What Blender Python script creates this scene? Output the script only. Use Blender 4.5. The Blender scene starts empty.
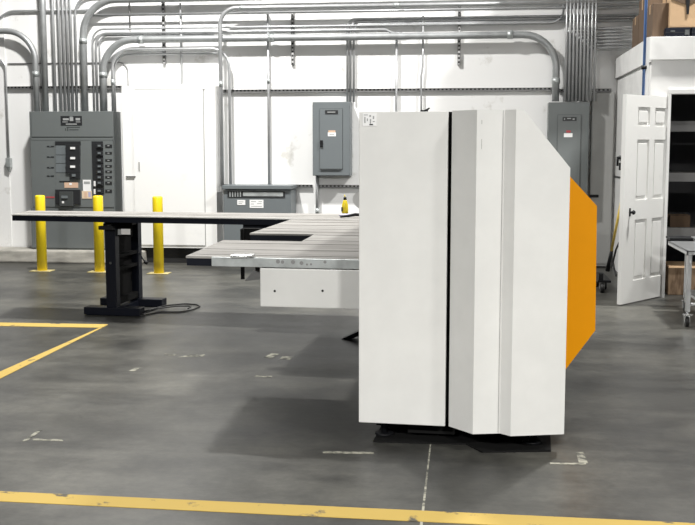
import bpy, bmesh, math, random
from mathutils import Vector, Matrix
random.seed(7)
sc = bpy.context.scene
PI = math.pi
# ------------------------------------------------------------------ camera
F, CX, CY = 1046.0, 347.5, 262.5
EYE = Vector((0, 0, 1.56))
YAW = math.radians(7.25)
PIT = math.atan(117.5 / F)
sy, cyw, sp, cp = math.sin(YAW), math.cos(YAW), math.sin(PIT), math.cos(PIT)
FW = Vector((-sy * cp, cyw * cp, -sp))
RT = Vector((cyw, sy, 0))
UP = RT.cross(FW)
cam = bpy.data.cameras.new('camera')
camo = bpy.data.objects.new('camera', cam)
sc.collection.objects.link(camo)
cam.sensor_width = 36
cam.lens = F / 695 * 36
cam.clip_end = 200
camo.matrix_world = Matrix(((RT.x, UP.x, -FW.x, EYE.x), (RT.y, UP.y, -FW.y, EYE.y), (RT.z, UP.z, -FW.z, EYE.z), (0, 0, 0, 1)))
sc.camera = camo

def ray(px, py): return FW + RT * ((px - CX) / F) - UP * ((py - CY) / F)
def on_y(px, py, Y):
    r = ray(px, py); return EYE + r * (Y / r.y)
def on_z(px, py, z):
    r = ray(px, py); return EYE + r * ((z - EYE.z) / r.z)
WY = 13.7                                   # the back wall

# ------------------------------------------------------------------ materials
def mat(name, col, rough=.5, metal=0., noise=0., nscale=6., emis=0., spec=.5, bump=0., col2=None, detail=4., stretch=(1, 1, 1), lo=.4, hi=.65):
    m = bpy.data.materials.new(name); m.use_nodes = True
    nt = m.node_tree; b = nt.nodes['Principled BSDF']
    b.inputs['Roughness'].default_value = rough
    b.inputs['Metallic'].default_value = metal
    b.inputs['Specular IOR Level'].default_value = spec
    c = (*col, 1)
    b.inputs['Base Color'].default_value = c
    if noise or col2 or bump:
        tc = nt.nodes.new('ShaderNodeTexCoord'); mp = nt.nodes.new('ShaderNodeMapping')
        mp.inputs['Scale'].default_value = stretch
        nt.links.new(tc.outputs['Object'], mp.inputs['Vector'])
        n = nt.nodes.new('ShaderNodeTexNoise'); n.inputs['Scale'].default_value = nscale; n.inputs['Detail'].default_value = detail
        n.inputs['Roughness'].default_value = .6
        nt.links.new(mp.outputs[0], n.inputs['Vector'])
        r = nt.nodes.new('ShaderNodeValToRGB')
        r.color_ramp.elements[0].position = lo; r.color_ramp.elements[1].position = hi
        c2 = (*col2, 1) if col2 else (col[0] * (1 - noise), col[1] * (1 - noise), col[2] * (1 - noise), 1)
        r.color_ramp.elements[0].color = c2; r.color_ramp.elements[1].color = c
        nt.links.new(n.outputs['Fac'], r.inputs[0]); nt.links.new(r.outputs[0], b.inputs['Base Color'])
        if bump:
            bp = nt.nodes.new('ShaderNodeBump'); bp.inputs['Strength'].default_value = bump; bp.inputs['Distance'].default_value = .01
            nt.links.new(n.outputs['Fac'], bp.inputs['Height']); nt.links.new(bp.outputs[0], b.inputs['Normal'])
    if emis:
        b.inputs['Emission Color'].default_value = c; b.inputs['Emission Strength'].default_value = emis
    return m

M = {}
def two(name, a, b_, c_, rough, r2):
    """concrete: three noise scales"""
    m = bpy.data.materials.new(name); m.use_nodes = True
    nt = m.node_tree; P = nt.nodes['Principled BSDF']; L = nt.links.new
    tc = nt.nodes.new('ShaderNodeTexCoord')
    def nz(scale, det, st=(1, 1, 1)):
        mp = nt.nodes.new('ShaderNodeMapping'); mp.inputs['Scale'].default_value = st
        L(tc.outputs['Object'], mp.inputs['Vector'])
        n = nt.nodes.new('ShaderNodeTexNoise'); n.inputs['Scale'].default_value = scale; n.inputs['Detail'].default_value = det
        n.inputs['Roughness'].default_value = .65
        L(mp.outputs[0], n.inputs['Vector']); return n
    n1 = nz(.7, 6, (1, .8, 1)); n2 = nz(2.3, 12, (.8, 1.3, 1)); n3 = nz(22, 8)
    n4 = nz(1.3, 9, (.35, 3.2, 1))
    def ramp(n, p0, p1, c0, c1):
        r = nt.nodes.new('ShaderNodeValToRGB'); r.color_ramp.elements[0].position = p0; r.color_ramp.elements[1].position = p1
        r.color_ramp.elements[0].color = (*c0, 1); r.color_ramp.elements[1].color = (*c1, 1); L(n.outputs['Fac'], r.inputs[0]); return r
    r1 = ramp(n1, .42, .60, a, b_)
    r2_ = ramp(n2, .36, .64, (.62, .62, .62), (1.28, 1.28, 1.25))
    r3 = ramp(n3, .3, .7, (.84, .84, .84), (1.14, 1.14, 1.13))
    r4 = ramp(n4, .5, .75, (1, 1, 1), c_)
    def mul(x, y):
        q = nt.nodes.new('ShaderNodeMix'); q.data_type = 'RGBA'; q.blend_type = 'MULTIPLY'; q.inputs[0].default_value = 1
        L(x, q.inputs[6]); L(y, q.inputs[7]); return q.outputs[2]
    o = mul(mul(mul(r1.outputs[0], r2_.outputs[0]), r3.outputs[0]), r4.outputs[0])
    L(o, P.inputs['Base Color'])
    mr = nt.nodes.new('ShaderNodeMapRange'); mr.inputs['To Min'].default_value = rough; mr.inputs['To Max'].default_value = r2
    L(n2.outputs['Fac'], mr.inputs[0]); L(mr.outputs[0], P.inputs['Roughness'])
    P.inputs['Specular IOR Level'].default_value = .26
    bp = nt.nodes.new('ShaderNodeBump'); bp.inputs['Strength'].default_value = .08; bp.inputs['Distance'].default_value = .01
    L(n3.outputs['Fac'], bp.inputs['Height']); L(bp.outputs[0], P.inputs['Normal'])
    return m
M['floor'] = two('polished_concrete', (.034, .034, .032), (.088, .086, .077), (.60, .60, .60), .27, .50)
M['curb'] = mat('curb_concrete', (.50, .48, .43), .8, noise=.35, nscale=5, bump=.3, stretch=(.6, 1, 2))
M['wall'] = mat('white_painted_wall', (.85, .85, .845), .6, col2=(.62, .61, .58), nscale=2.6, detail=10, lo=.30, hi=.385, bump=.05)
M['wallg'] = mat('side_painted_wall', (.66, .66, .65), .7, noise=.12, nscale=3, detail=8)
M['office'] = mat('office_white_paint', (.80, .80, .79), .55, noise=.06, nscale=3)
M['white'] = mat('white_cabinet_paint', (.84, .84, .83), .45, noise=.05, nscale=4, lo=.3, hi=.42)
M['door'] = mat('white_door_paint', (.80, .80, .78), .45, noise=.05, nscale=6, lo=.3, hi=.42)
M['mach'] = mat('machine_light_grey', (.68, .68, .662), .42, noise=.05, nscale=5, detail=7)
M['edge'] = mat('machine_edge_grey', (.30, .30, .29), .5)
M['orange'] = mat('orange_paint', (1.0, .385, .0), .5, spec=.2, noise=.03, nscale=4)
M['black'] = mat('black_paint', (.006, .0065, .008), .5, spec=.3)
M['navy'] = mat('navy_black_paint', (.006, .0075, .013), .45, spec=.15)
M['under'] = mat('black_casting_and_shade', (.006, .006, .006), .85, spec=.15)
M['grey'] = mat('electrical_grey', (.135, .148, .148), .45, noise=.04, nscale=4)
M['grey2'] = mat('panel_blue_grey', (.145, .163, .172), .45, noise=.04, nscale=4)
M['grey3'] = mat('enclosure_grey', (.36, .36, .35), .6, noise=.08, nscale=3)
M['dgrey'] = mat('dark_seam_grey', (.05, .055, .055), .5)
M['breaker'] = mat('breaker_black', (.02, .021, .023), .4)
M['steel'] = mat('galvanised_conduit', (.47, .48, .49), .36, metal=.5, noise=.12, nscale=9)
M['steel2'] = mat('galvanised_big_conduit', (.40, .415, .42), .42, metal=.45, noise=.18, nscale=7)
M['strut'] = mat('strut_channel_steel', (.26, .26, .26), .5, metal=.5)
M['hole'] = mat('slot_dark', (.01, .01, .01), .8)
M['galv'] = mat('galvanised_plate', (.50, .53, .53), .38, metal=.45, col2=(.36, .38, .38), nscale=8, lo=.35, hi=.6)
M['bright'] = mat('bright_steel', (.75, .76, .76), .25, metal=.8)
M['table'] = mat('worktable_top', (.33, .32, .305), .75, spec=.15, col2=(.20, .19, .178), nscale=5, detail=8, stretch=(.3, 5, 1), lo=.35, hi=.62)
M['tedge'] = mat('worktable_lip', (.72, .72, .70), .4)
M['groove'] = mat('worktable_groove', (.06, .055, .05), .8)
M['yellow'] = mat('bollard_yellow', (.90, .68, .015), .38, noise=.05, nscale=6)
M['stripe'] = mat('floor_tape_yellow', (.46, .325, .085), .75, spec=.2, col2=(.10, .09, .07), nscale=7, detail=10, lo=.34, hi=.40)
M['chalk'] = mat('chalky_tape', (.36, .35, .29), .8, spec=.2, col2=(.09, .09, .08), nscale=16, detail=8, lo=.42, hi=.58)
M['label'] = mat('white_label', (.82, .82, .82), .6)
M['ink'] = mat('grey_ink', (.32, .33, .33), .6)
M['card'] = mat('cardboard', (.115, .072, .042), .8, noise=.22, nscale=5, stretch=(4, 4, .6))
M['cardl'] = mat('light_cardboard', (.46, .31, .18), .8, noise=.12, nscale=4)
M['cream'] = mat('cream_carton', (.70, .56, .40), .8, noise=.05, nscale=4)
M['blue'] = mat('blue_pipe', (.10, .20, .46), .4)
M['stain'] = mat('stainless', (.62, .63, .64), .28, metal=.85)
M['rubber'] = mat('black_rubber', (.015, .015, .015), .6)
M['wood'] = mat('yellow_handle', (.70, .50, .10), .5)
M['shelf'] = mat('shelf_grey', (.25, .25, .25), .5)
M['red'] = mat('red_label', (.42, .06, .07), .5)
M['lav'] = mat('lavender_cloth', (.42, .40, .55), .9)
M['bottle'] = mat('yellow_bottle', (.80, .62, .02), .35)
M['copper'] = mat('warm_label', (.62, .42, .30), .6)
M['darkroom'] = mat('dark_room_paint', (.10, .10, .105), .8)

# ------------------------------------------------------------------ builders
class MB:
    def __init__(s): s.bm = bmesh.new()
    def box(s, x0, x1, y0, y1, z0, z1, bev=0):
        r = bmesh.ops.create_cube(s.bm, size=1)
        vs = r['verts']
        for v in vs:
            v.co = Vector(((x0 + x1) / 2 + v.co.x * (x1 - x0), (y0 + y1) / 2 + v.co.y * (y1 - y0), (z0 + z1) / 2 + v.co.z * (z1 - z0)))
        if bev:
            es = list({e for v in vs for e in v.link_edges})
            bmesh.ops.bevel(s.bm, geom=es, offset=bev, segments=2, affect='EDGES', profile=.6)
        return s
    def prism(s, pts, d0, d1, axis='z'):
        """polygon extruded along an axis; pts are 2D in the other two axes"""
        def mk(p, d):
            if axis == 'z': return (p[0], p[1], d)
            if axis == 'y': return (p[0], d, p[1])
            return (d, p[0], p[1])
        a = [s.bm.verts.new(mk(p, d0)) for p in pts]; b = [s.bm.verts.new(mk(p, d1)) for p in pts]
        fs = [s.bm.faces.new(a), s.bm.faces.new(b[::-1])]
        n = len(pts)
        for i in range(n):
            fs.append(s.bm.faces.new((a[i], b[i], b[(i + 1) % n], a[(i + 1) % n])))
        return s
    def hexa(s, lower, upper):
        a = [s.bm.verts.new(p) for p in lower]; b = [s.bm.verts.new(p) for p in upper]
        s.bm.faces.new(a[::-1]); s.bm.faces.new(b); n = len(a)
        for i in range(n): s.bm.faces.new((a[i], a[(i + 1) % n], b[(i + 1) % n], b[i]))
        return s
    def tube(s, pts, r, seg=12, caps=True):
        pts = [Vector(p) for p in pts]; rings = []
        t = (pts[1] - pts[0]).normalized()
        n = t.orthogonal().normalized(); 
        for i, p in enumerate(pts):
            if i == 0: d = pts[1] - pts[0]
            elif i == len(pts) - 1: d = pts[-1] - pts[-2]
            else: d = (pts[i] - pts[i - 1]).normalized() + (pts[i + 1] - pts[i]).normalized()
            d.normalize(); n = (n - d * n.dot(d)).normalized(); bn = d.cross(n)
            rr = r[i] if isinstance(r, (list, tuple)) else r
            rings.append([s.bm.verts.new(p + (n * math.cos(2 * PI * k / seg) + bn * math.sin(2 * PI * k / seg)) * rr) for k in range(seg)])
        for a, b in zip(rings, rings[1:]):
            for k in range(seg):
                f = s.bm.faces.new((a[k], a[(k + 1) % seg], b[(k + 1) % seg], b[k])); f.smooth = True
        if caps: s.bm.faces.new(rings[0][::-1]); s.bm.faces.new(rings[-1])
        return s
    def build(s, name, m, parent=None):
        bmesh.ops.recalc_face_normals(s.bm, faces=s.bm.faces)
        me = bpy.data.meshes.new(name); s.bm.to_mesh(me); s.bm.free()
        me.materials.append(m)
        o = bpy.data.objects.new(name, me); sc.collection.objects.link(o)
        if parent: o.parent = parent
        return o
def tag(o, label, cat, group=None):
    o['label'] = label; o['category'] = cat
    if group: o['group'] = group
    return o
def struct(o): o['kind'] = 'structure'; return o
def empty(name, loc=(0, 0, 0), rz=0):
    o = bpy.data.objects.new(name, None); sc.collection.objects.link(o)
    o.empty_display_size = .1
    o.location = loc; o.rotation_euler = (0, 0, rz); return o
def copy_tree(o, parent=None):
    c = o.copy(); sc.collection.objects.link(c); c.parent = parent
    for ch in list(o.children): copy_tree(ch, c)
    return c

# ------------------------------------------------------------------ room shell
struct(MB().box(-9, 7, -6, WY + .3, -.2, 0).build('floor', M['floor']))
struct(MB().box(-9, 7, WY, WY + .3, 0, 7.6).build('wall_back', M['wall']))
xp = on_y(8.3, 150, WY - .015).x
struct(MB().box(xp - 1.2, xp, WY - .015, WY - .001, 0, 7.6).build('wall_left', M['wall']))
# concrete curb under the electrical gear
cx1 = on_y(142, 255, 13.25).x
struct(MB().box(xp - 1.2, cx1, 13.22, WY - .016, 0, .165, .02).build('trim_1', M['curb']))

# office room in the right corner
OX = 1.69; OY = 11.0; OH = 2.63
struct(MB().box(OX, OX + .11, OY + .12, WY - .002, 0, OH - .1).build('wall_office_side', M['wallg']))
ox1 = on_y(667.5, 200, OY).x; ox2 = ox1 + .80; dh = 2.07
struct(MB().box(OX, ox1, OY, OY + .118, 0, OH - .1).box(ox2, 5.2, OY, OY + .118, 0, OH - .1).box(ox1, ox2, OY, OY + .118, dh, OH - .1).build('wall_office_front', M['office']))
struct(MB().box(OX, 5.2, OY, WY - .002, OH - .098, OH).build('ceiling', M['office']))
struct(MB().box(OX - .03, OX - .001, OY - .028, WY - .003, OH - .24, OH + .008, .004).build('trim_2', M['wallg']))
struct(MB().box(OX - .03, 5.2, OY - .03, OY - .001, OH - .22, OH + .008, .004).build('trim_3', M['office']))
# door frame trim
struct(MB().box(ox1 - .03, ox2 + .07, OY - .02, OY - .001, dh, dh + .05, .004).box(ox1 - .03, ox1 + .0, OY - .02, OY - .001, 0, dh).build('trim_4', M['office']))
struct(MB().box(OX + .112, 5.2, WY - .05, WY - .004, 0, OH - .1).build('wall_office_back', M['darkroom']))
struct(MB().box(OX - .012, OX - .001, OY + .0, WY - .01, 1.16, 1.175).build('trim_5', M['dgrey']))

# office door leaf, swung open
hp = on_z(665.3, 297.3, 0); fp = on_z(620.5, 306, 0)
hp.x = ox1 - .035
dv = (fp - hp); dw = dv.length; ang = math.atan2(dv.y, dv.x)
door = struct(empty('door_1', (hp.x, hp.y, 0.012), ang))
# leaf local: x from hinge (0) to free edge (dw), y thickness; visible face looks towards camera
DT = .04; H = 2.03
side = 1 if Vector((-math.sin(ang), math.cos(ang), 0)).y < 0 else -1     # local +y or -y faces the camera
def dcol(px, py):
    r = ray(px, py); n = Vector((-math.sin(ang), math.cos(ang), 0)); t = (hp - EYE).dot(n) / r.dot(n); p = EYE + r * t
    return (p - hp).dot(Vector((math.cos(ang), math.sin(ang), 0))), p.z
u0 = dcol(636.8, 160)[0]; u1 = dcol(648.8, 160)[0]; u2 = dcol(653.8, 160)[0]; u3 = dcol(665.3, 160)[0]
rows = [(dcol(648, 127.5)[1], dcol(648, 108.5)[1]), (dcol(648, 200.5)[1], dcol(648, 140.8)[1]), (dcol(645, 279.5)[1], dcol(645, 220)[1])]
b = MB()
ys = (0, -side * DT); ya, yb = min(ys), max(ys)
us = [dw, u0, u1, u2, u3, 0]
# stiles and rails (recess = 12 mm)
b.box(u0, dw, ya, yb, 0, H); b.box(u2, u1, ya, yb, 0, H); b.box(0, u3, ya, yb, 0, H)
zs = [0] + [z for r_ in reversed(rows) for z in r_] + [H]
for i in range(0, len(zs), 2):
    b.box(u3, u2, ya, yb, zs[i], zs[i + 1]); b.box(u1, u0, ya, yb, zs[i], zs[i + 1])
b.build('leaf', M['door'], door)
for (z0, z1) in rows:
    for (a, c) in ((u3, u2), (u1, u0)):
        q = MB(); q.box(a, c, ya + .016, yb - .016, z0, z1)
        yo = (ya + .006, yb - .006)
        q.box(a + .03, c - .03, yo[0], yo[1], z0 + .035, z1 - .035, .006)
        q.build('door_panel', M['door'], door)
ku, kz = dcol(629.6, 213.5)
yk = 0
ku = min(ku, dw - .035)
kb = MB().tube([(ku, yk, kz), (ku, yk + side * .03, kz)], .012).tube([(ku, yk + side * .03, kz), (ku, yk + side * .04, kz), (ku, yk + side * .055, kz)], [.014, .024, .016])
kb.box(ku - .012, ku + .012, min(yk, yk + side * .006), max(yk, yk + side * .006), kz - .04, kz + .04)
kb.build('door_handle', M['black'], door)
for z in (.25, 1.0, 1.8):
    MB().tube([(-.006, -side * .02, z - .05), (-.006, -side * .02, z + .05)], .008, 8).build('hinge', M['bright'], door)

# ------------------------------------------------------------------ conduits
def pxr(w, Y): return w / 2 * Y / 0.985 / F
def wp(px, py, off): return on_y(px, py, WY - off)
def fillet(pts, R, n=9):
    pts = [Vector(p) for p in pts]; out = [pts[0]]
    for i in range(1, len(pts) - 1):
        a, p, c = pts[i - 1], pts[i], pts[i + 1]
        d1 = (a - p).normalized(); d2 = (c - p).normalized(); th = math.acos(max(-1, min(1, d1.dot(d2))))
        if th > 3.1: out.append(p); continue
        rr = R[i - 1] if isinstance(R, (list, tuple)) else R
        t = rr / math.tan(th / 2); t = min(t, (a - p).length * .9, (c - p).length * .9); rr = t * math.tan(th / 2)
        cen = p + (d1 + d2).normalized() * (rr / math.sin(th / 2))
        s0 = p + d1 * t - cen; s1 = p + d2 * t - cen; om = s0.angle(s1)
        for k in range(n + 1):
            f = k / n; out.append(cen + (s0 * math.sin((1 - f) * om) + s1 * math.sin(f * om)) / math.sin(om))
    out.append(pts[-1]); return out
def X(px, off, py=100): return on_y(px, py, WY - off).x
def Zh(px, py, off): return on_y(px, py, WY - off).z
TOPZ = 4.6
GV = None
def conduit(path, w, off, label, R=.3, group=None, m='steel', coup=(), name='conduit', cat='conduit', seg=12):
    """path: list of (x, z) on the wall plane at the given offset"""
    r = pxr(w, WY - off)
    pts = fillet([(x, WY - off, z) for x, z in path], R)
    o = MB().tube(pts, r, seg).build(name, M[m])
    tag(o, label, cat, group)
    for (x, z, vert) in coup:
        q = MB(); h = .035
        if vert: q.tube([(x, WY - off, z - h), (x, WY - off, z + h)], r * 1.16, seg)
        else: q.tube([(x - h, WY - off, z), (x + h, WY - off, z)], r * 1.16, seg)
        q.box(x - .008, x + .008, WY - off - r * 1.16 - .014, WY - off - r, z - .008, z + .008)
        q.build('coupling', M['galv'], o)
    return o
swz = Zh(75, 111.5, .13)               # top of the switchboard
RX = 5.5
o1 = .13
# big conduits
x85, x104, x555 = X(84.8, o1), X(103.8, o1), X(555.5, o1)
zA = Zh(150, -1.0, o1); zB = Zh(300, 37.6, o1)
conduit([(x85, swz), (x85, zA), (RX, zA)], 7, o1, 'thick conduit rising from the switchboard and bending right at the top of the photo', .46, m='steel2', coup=[(x85, Zh(84, 41, o1), 1)])
rpz = Zh(566, 101, .2)
conduit([(x104, swz), (x104, zB), (x555, zB), (x555, rpz)], 7, o1, 'thick grey conduit running from the switchboard across the wall to the right electrical panel', .42, m='steel2',
        coup=[(x104, Zh(104, 75, o1), 1), (X(142, o1), zB, 0), (X(272, o1), zB, 0), (X(509, o1), zB, 0), (x555, Zh(555, 81, o1), 1)])
x46 = X(45.5, o1)
conduit([(x46, swz), (x46, TOPZ)], 6.4, o1, 'thick straight vertical conduit rising from the left part of the switchboard', m='steel2')
x36 = X(36.6, o1); zC = Zh(15, 31, o1)
conduit([(x36, swz), (x36, zC), (X(-60, o1), zC)], 6, o1, 'thick conduit rising from the left end of the switchboard and bending left', .40, m='steel2', coup=[(x36, Zh(36, 74, o1), 1)])
# thin verticals on the left
for px, w, lb in ((55.3, 3.2, 'thin vertical conduit just right of the thick straight left conduit'),
              (61.0, 3.0, 'second thin vertical conduit in the dense bundle above the switchboard'),
              (65.2, 2.6, 'third thin vertical conduit in the dense bundle above the switchboard'),
              (69.0, 2.6, 'fourth thin vertical conduit in the dense bundle above the switchboard'),
              (72.8, 2.6, 'fifth thin vertical conduit in the dense bundle above the switchboard'),
              (76.6, 2.6, 'last thin vertical conduit of the dense bundle, beside the big bent conduit')):
    conduit([(X(px, .07), swz), (X(px, .07), TOPZ)] if px < 76 else [(X(px, .05), swz), (X(px + 1, .05), Zh(80, -5, .05)), (X(250, .05), Zh(80, -5, .05))], w, .07 if px < 76 else .05, lb, R=.26, group='thin vertical conduits above the switchboard')
x94, x97, x99 = X(94, .06), X(97.3, .06), X(100, .07)
z26, z30 = Zh(300, 26.3, .06), Zh(300, 30.6, .06)
x562 = X(561.5, .06)
conduit([(x94, swz), (x94, z26), (x562, z26), (x562, 3.9)], 2, .06, 'thin conduit rising between the two big bent conduits, running far right, turning up', [.16, .16])
conduit([(x97, swz), (x97, z30), (X(385, .06), z30), (X(393, .06), z30 - .05), (X(402, .06), z30 - .05)], 2.4, .06, 'thin conduit just above the long thick conduit, ending near the middle of the wall', [.16, .05, .05])
conduit([(x99, swz + .02), (x99, Zh(200, 34.4, .05)), (X(215, .05), Zh(200, 34.4, .05))], 1.8, .04, 'thin short conduit tucked behind the top edge of the long thick conduit', .12)
x113 = X(113.2, .12); z49 = Zh(200, 48.8, .12); x229 = X(229.6, .12); trz = Zh(255, 187, .3)
conduit([(x113, swz), (x113, z49), (x229, z49), (x229, trz)], 3, .12, 'conduit arching over the white cabinet down to the grey transformer box', [.24, .24], coup=[(x113, Zh(113, 82, .12), 1)])
x114 = X(115, .05); z54 = Zh(180, 53.7, .05)
conduit([(x114, swz), (x114, z54), (X(218, .05), z54)], 2.3, .05, 'lower thin conduit under the arch, stopping at the vertical conduit right of the white cabinet', .2)
x221 = X(221, .2); z7 = Zh(300, 6.8, .2)
conduit([(x221, trz), (x221, z7), (RX, z7)], 4, .2, 'bright conduit rising right of the white cabinet and bending right near the top', .22, coup=[(x221, Zh(221, 84, .2), 1), (X(243, .2), z7, 0), (X(396, .2), z7, 0)])
z11 = Zh(300, 12.0, .1)
conduit([(X(91, .1), z11), (RX, z11)], 2.2, .1, 'thin horizontal conduit just below the bright top conduit')
z10 = Zh(40, 10.5, .032)
conduit([(X(92, .032), z10), (X(12, .032), z10), (X(-20, .032), z10 - .3)], 2.2, .032, 'thin horizontal conduit behind the verticals, bending down in the upper left corner', .3)
zc = Zh(60, 63.2, .012)
conduit([(X(9, .012), zc), (X(128.5, .012), zc), (X(128.5, .012), Zh(130, 86, .012))], 1.1, .012, 'thin dark cable crossing behind the bundle and curving down to the white cabinet', .12, name='cable', cat='cable', m='strut', seg=6)
for i, (px, py) in enumerate(((347.3, 18), (350.6, 20.5), (354, 23.2))):
    po = .045
    zz = Zh(420, py, po); xx = X(px, po)
    conduit([(xx, Zh(335, 102, po)), (xx, zz), (RX - .01 * i, zz)], 2.1, po, ['leftmost', 'middle', 'rightmost'][i] + ' of three thin conduits rising from the wall panel with the black handle', .10, group='thin conduits above the middle wall panel')
conduit([(X(268.5, .05), Zh(268, 185.5, .05)), (X(268.5, .05), Zh(268, 13, .05))], 2.7, .05, 'lone vertical conduit between the transformer box and the top conduits', coup=[(X(268.5, .05), Zh(268, 81, .05), 1)])
conduit([(X(396.3, .05), 1.3), (X(396.3, .05), Zh(396, 33, .05))], 2.6, .05, 'vertical conduit descending behind the left top corner of the machine')
conduit([(X(422, .05), 1.3), (X(421, .05), Zh(421, 76, .05)), (X(422.5, .05), Zh(421, 66, .05)), (X(422.5, .05), Zh(421, 16, .05))], 2.1, .05, 'vertical conduit with a slight kink behind the top of the machine', .1)
conduit([(X(182, .05), Zh(182, 84, .05)), (X(182, .05), Zh(182, 3, .05))], 2.2, .05, 'short bright conduit dropping from the top runs to the white cabinet')
conduit([(X(131.5, .05), Zh(131, 30, .05)), (X(131.5, .05), Zh(131, -8, .05))], 1.6, .05, 'short thin dark rod hanging above the left of the white cabinet', m='strut', name='threaded_rod', cat='rod')
conduit([(X(317, .06), Zh(317, 213, .06)), (X(317, .06), Zh(317, 174, .06))], 3.4, .06, 'short vertical conduit below the middle wall panel', coup=[(X(317, .06), Zh(317, 211, .06), 1)])
# right bundle
o2 = .21
for i in range(9):
    px = 565.4 + 3.62 * i
    x = X(px - .2, o2, 95)
    conduit([(x, rpz), (x, 3.66)], 2.3, o2, ['first', 'second', 'third', 'fourth', 'fifth', 'sixth', 'seventh', 'eighth', 'ninth'][i] + ' from the left of nine vertical conduits above the right electrical panel', group='vertical conduits above the right panel')
for i, py in enumerate((28.3, 31.6, 34.6, 37.6, 41, 44.2, 47.6)):
    po = .14
    zz = Zh(610, py, po); xx = X(566.5 + 3.62 * i, po, 95)
    conduit([(xx, rpz), (xx, zz), (RX, zz)], 2.5, po, ['topmost', 'second', 'third', 'fourth', 'fifth', 'sixth', 'lowest'][i] + ' of seven thin conduits bending right behind the right vertical bundle', .06, group='thin conduits bending right towards the office')
# left pilaster conduit with fitting
po = .05
xq = X(7.4, po, 120)
conduit([(xq, Zh(8, 158, po)), (xq, Zh(7, 60, po)), (xq - .5, Zh(7, 60, po) + .08)], 2.2, po, 'vertical conduit on the left pillar ending in a fitting', .14)
fz = Zh(8, 163, po)
b = MB().box(xq - .035, xq + .035, WY - .085, WY - .016, fz - .06, fz + .07, .008).hexa(
    [(xq - .006, WY - .06, fz - .12), (xq + .006, WY - .06, fz - .12), (xq + .006, WY - .04, fz - .12), (xq - .006, WY - .04, fz - .12)],
    [(xq - .03, WY - .08, fz - .06), (xq + .03, WY - .08, fz - .06), (xq + .03, WY - .018, fz - .06), (xq - .03, WY - .018, fz - .06)])
tag(b.build('conduit_fitting', M['galv']), 'grey pull fitting at the bottom of the left pillar conduit', 'fitting')

# strut channels
def slotm(name, ax):
    if name in M: return M[name]
    m = bpy.data.materials.new(name); m.use_nodes = True; nt = m.node_tree; P = nt.nodes['Principled BSDF']; L = nt.links.new
    P.inputs['Roughness'].default_value = .5; P.inputs['Metallic'].default_value = .3
    tc = nt.nodes.new('ShaderNodeTexCoord'); sx = nt.nodes.new('ShaderNodeSeparateXYZ'); L(tc.outputs['Object'], sx.inputs[0])
    a = nt.nodes.new('ShaderNodeMath'); a.operation = 'DIVIDE'; a.inputs[1].default_value = .052; L(sx.outputs[ax], a.inputs[0])
    f_ = nt.nodes.new('ShaderNodeMath'); f_.operation = 'FRACT'; L(a.outputs[0], f_.inputs[0])
    g_ = nt.nodes.new('ShaderNodeMath'); g_.operation = 'LESS_THAN'; g_.inputs[1].default_value = .5; L(f_.outputs[0], g_.inputs[0])
    x_ = nt.nodes.new('ShaderNodeMix'); x_.data_type = 'RGBA'; x_.inputs[6].default_value = (.5, .5, .5, 1); x_.inputs[7].default_value = (.03, .03, .03, 1)
    L(g_.outputs[0], x_.inputs[0]); L(x_.outputs[2], P.inputs['Base Color']); M[name] = m; return m
def strut(px0, px1, py, label, h=.041, off=.021, slot=True):
    x0, x1 = X(px0, off), X(px1, off); z = Zh((px0 + px1) / 2, py, off)
    o = MB().box(x0, x1, WY - .021, WY - .001, z - h / 2, z + h / 2).box(x0, x1, WY - .04, WY - .021, z - h / 2, z - h / 2 + .004).box(x0, x1, WY - .04, WY - .021, z + h / 2 - .004, z + h / 2).build('strut_channel', M['strut'])
    tag(o, label, 'strut', 'strut channels on the wall')
    q = MB().box(x0 + .004, x1 - .004, WY - .0225, WY - .0208, z - .002, z + .013)
    q.build('slot_strip', slotm('slots_x', 0), o); return o
def vstrut(px, py0, py1, label):
    off = .03; x = X(px, off); z1, z0 = Zh(px, py0, off), Zh(px, py1, off)
    o = MB().box(x - .02, x + .02, WY - .041, WY - .001, z0, z1).build('strut_hanger', M['strut'])
    tag(o, label, 'strut', 'vertical slotted strut hangers')
    MB().box(x - .011, x + .011, WY - .0425, WY - .0412, z0 + .004, z1 - .004).build('slot_strip', slotm('slots_z', 2), o)
strut(5.5, 123.5, 87.6, 'slotted horizontal strut behind the conduits above the switchboard')
strut(221, 551.5, 90.2, 'long slotted horizontal strut running from the white cabinet to the right panel')
strut(558, 611, 90.5, 'short slotted horizontal strut at the right bundle beside the office', off=.021)
strut(222, 312, 186, 'lower strut behind the transformer box left of the middle panel')
strut(319, 362, 186.5, 'lower strut piece under the middle panel, reaching behind the machine')
vstrut(165, -10, 64, 'slotted vertical hanger above the white cabinet')
vstrut(293, 12, 65, 'slotted vertical hanger left of the middle wall panel')
vstrut(458.5, 2, 65, 'slotted vertical hanger above the middle of the machine')

# ------------------------------------------------------------------ electrical gear
# left switchboard
SY = WY - .34
def SX(px, Y=SY, py=180): return on_y(px, py, Y).x
def SZ(py, px=75, Y=SY): return on_y(px, py, Y).z
sb = empty('switchboard', ((SX(31) + SX(113.5)) / 2, SY, .166))
tag(sb, 'large grey electrical switchboard with rows of black breakers on a concrete curb', 'switchboard')
ox, oy, oz = sb.location
def R(px0, px1, py0, py1, y0, y1, name, m, par=sb, bev=0, org=None, Y=None, ppx=75):
    o = org or (ox, oy, oz); YY = Y or SY
    b = MB().box(on_y(px0, (py0 + py1) / 2, YY).x - o[0], on_y(px1, (py0 + py1) / 2, YY).x - o[0], YY + y0 - o[1], YY + y1 - o[1], on_y((px0 + px1) / 2, py1, YY).z - o[2], on_y((px0 + px1) / 2, py0, YY).z - o[2], bev)
    return b.build(name, m, par)
b = MB(); w0, w1 = SX(31) - ox, SX(113.5) - ox; zt = SZ(111.3) - oz
b.box(w0, w1, .012, .338, 0, zt, .004).build('body', M['grey'], sb)
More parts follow.
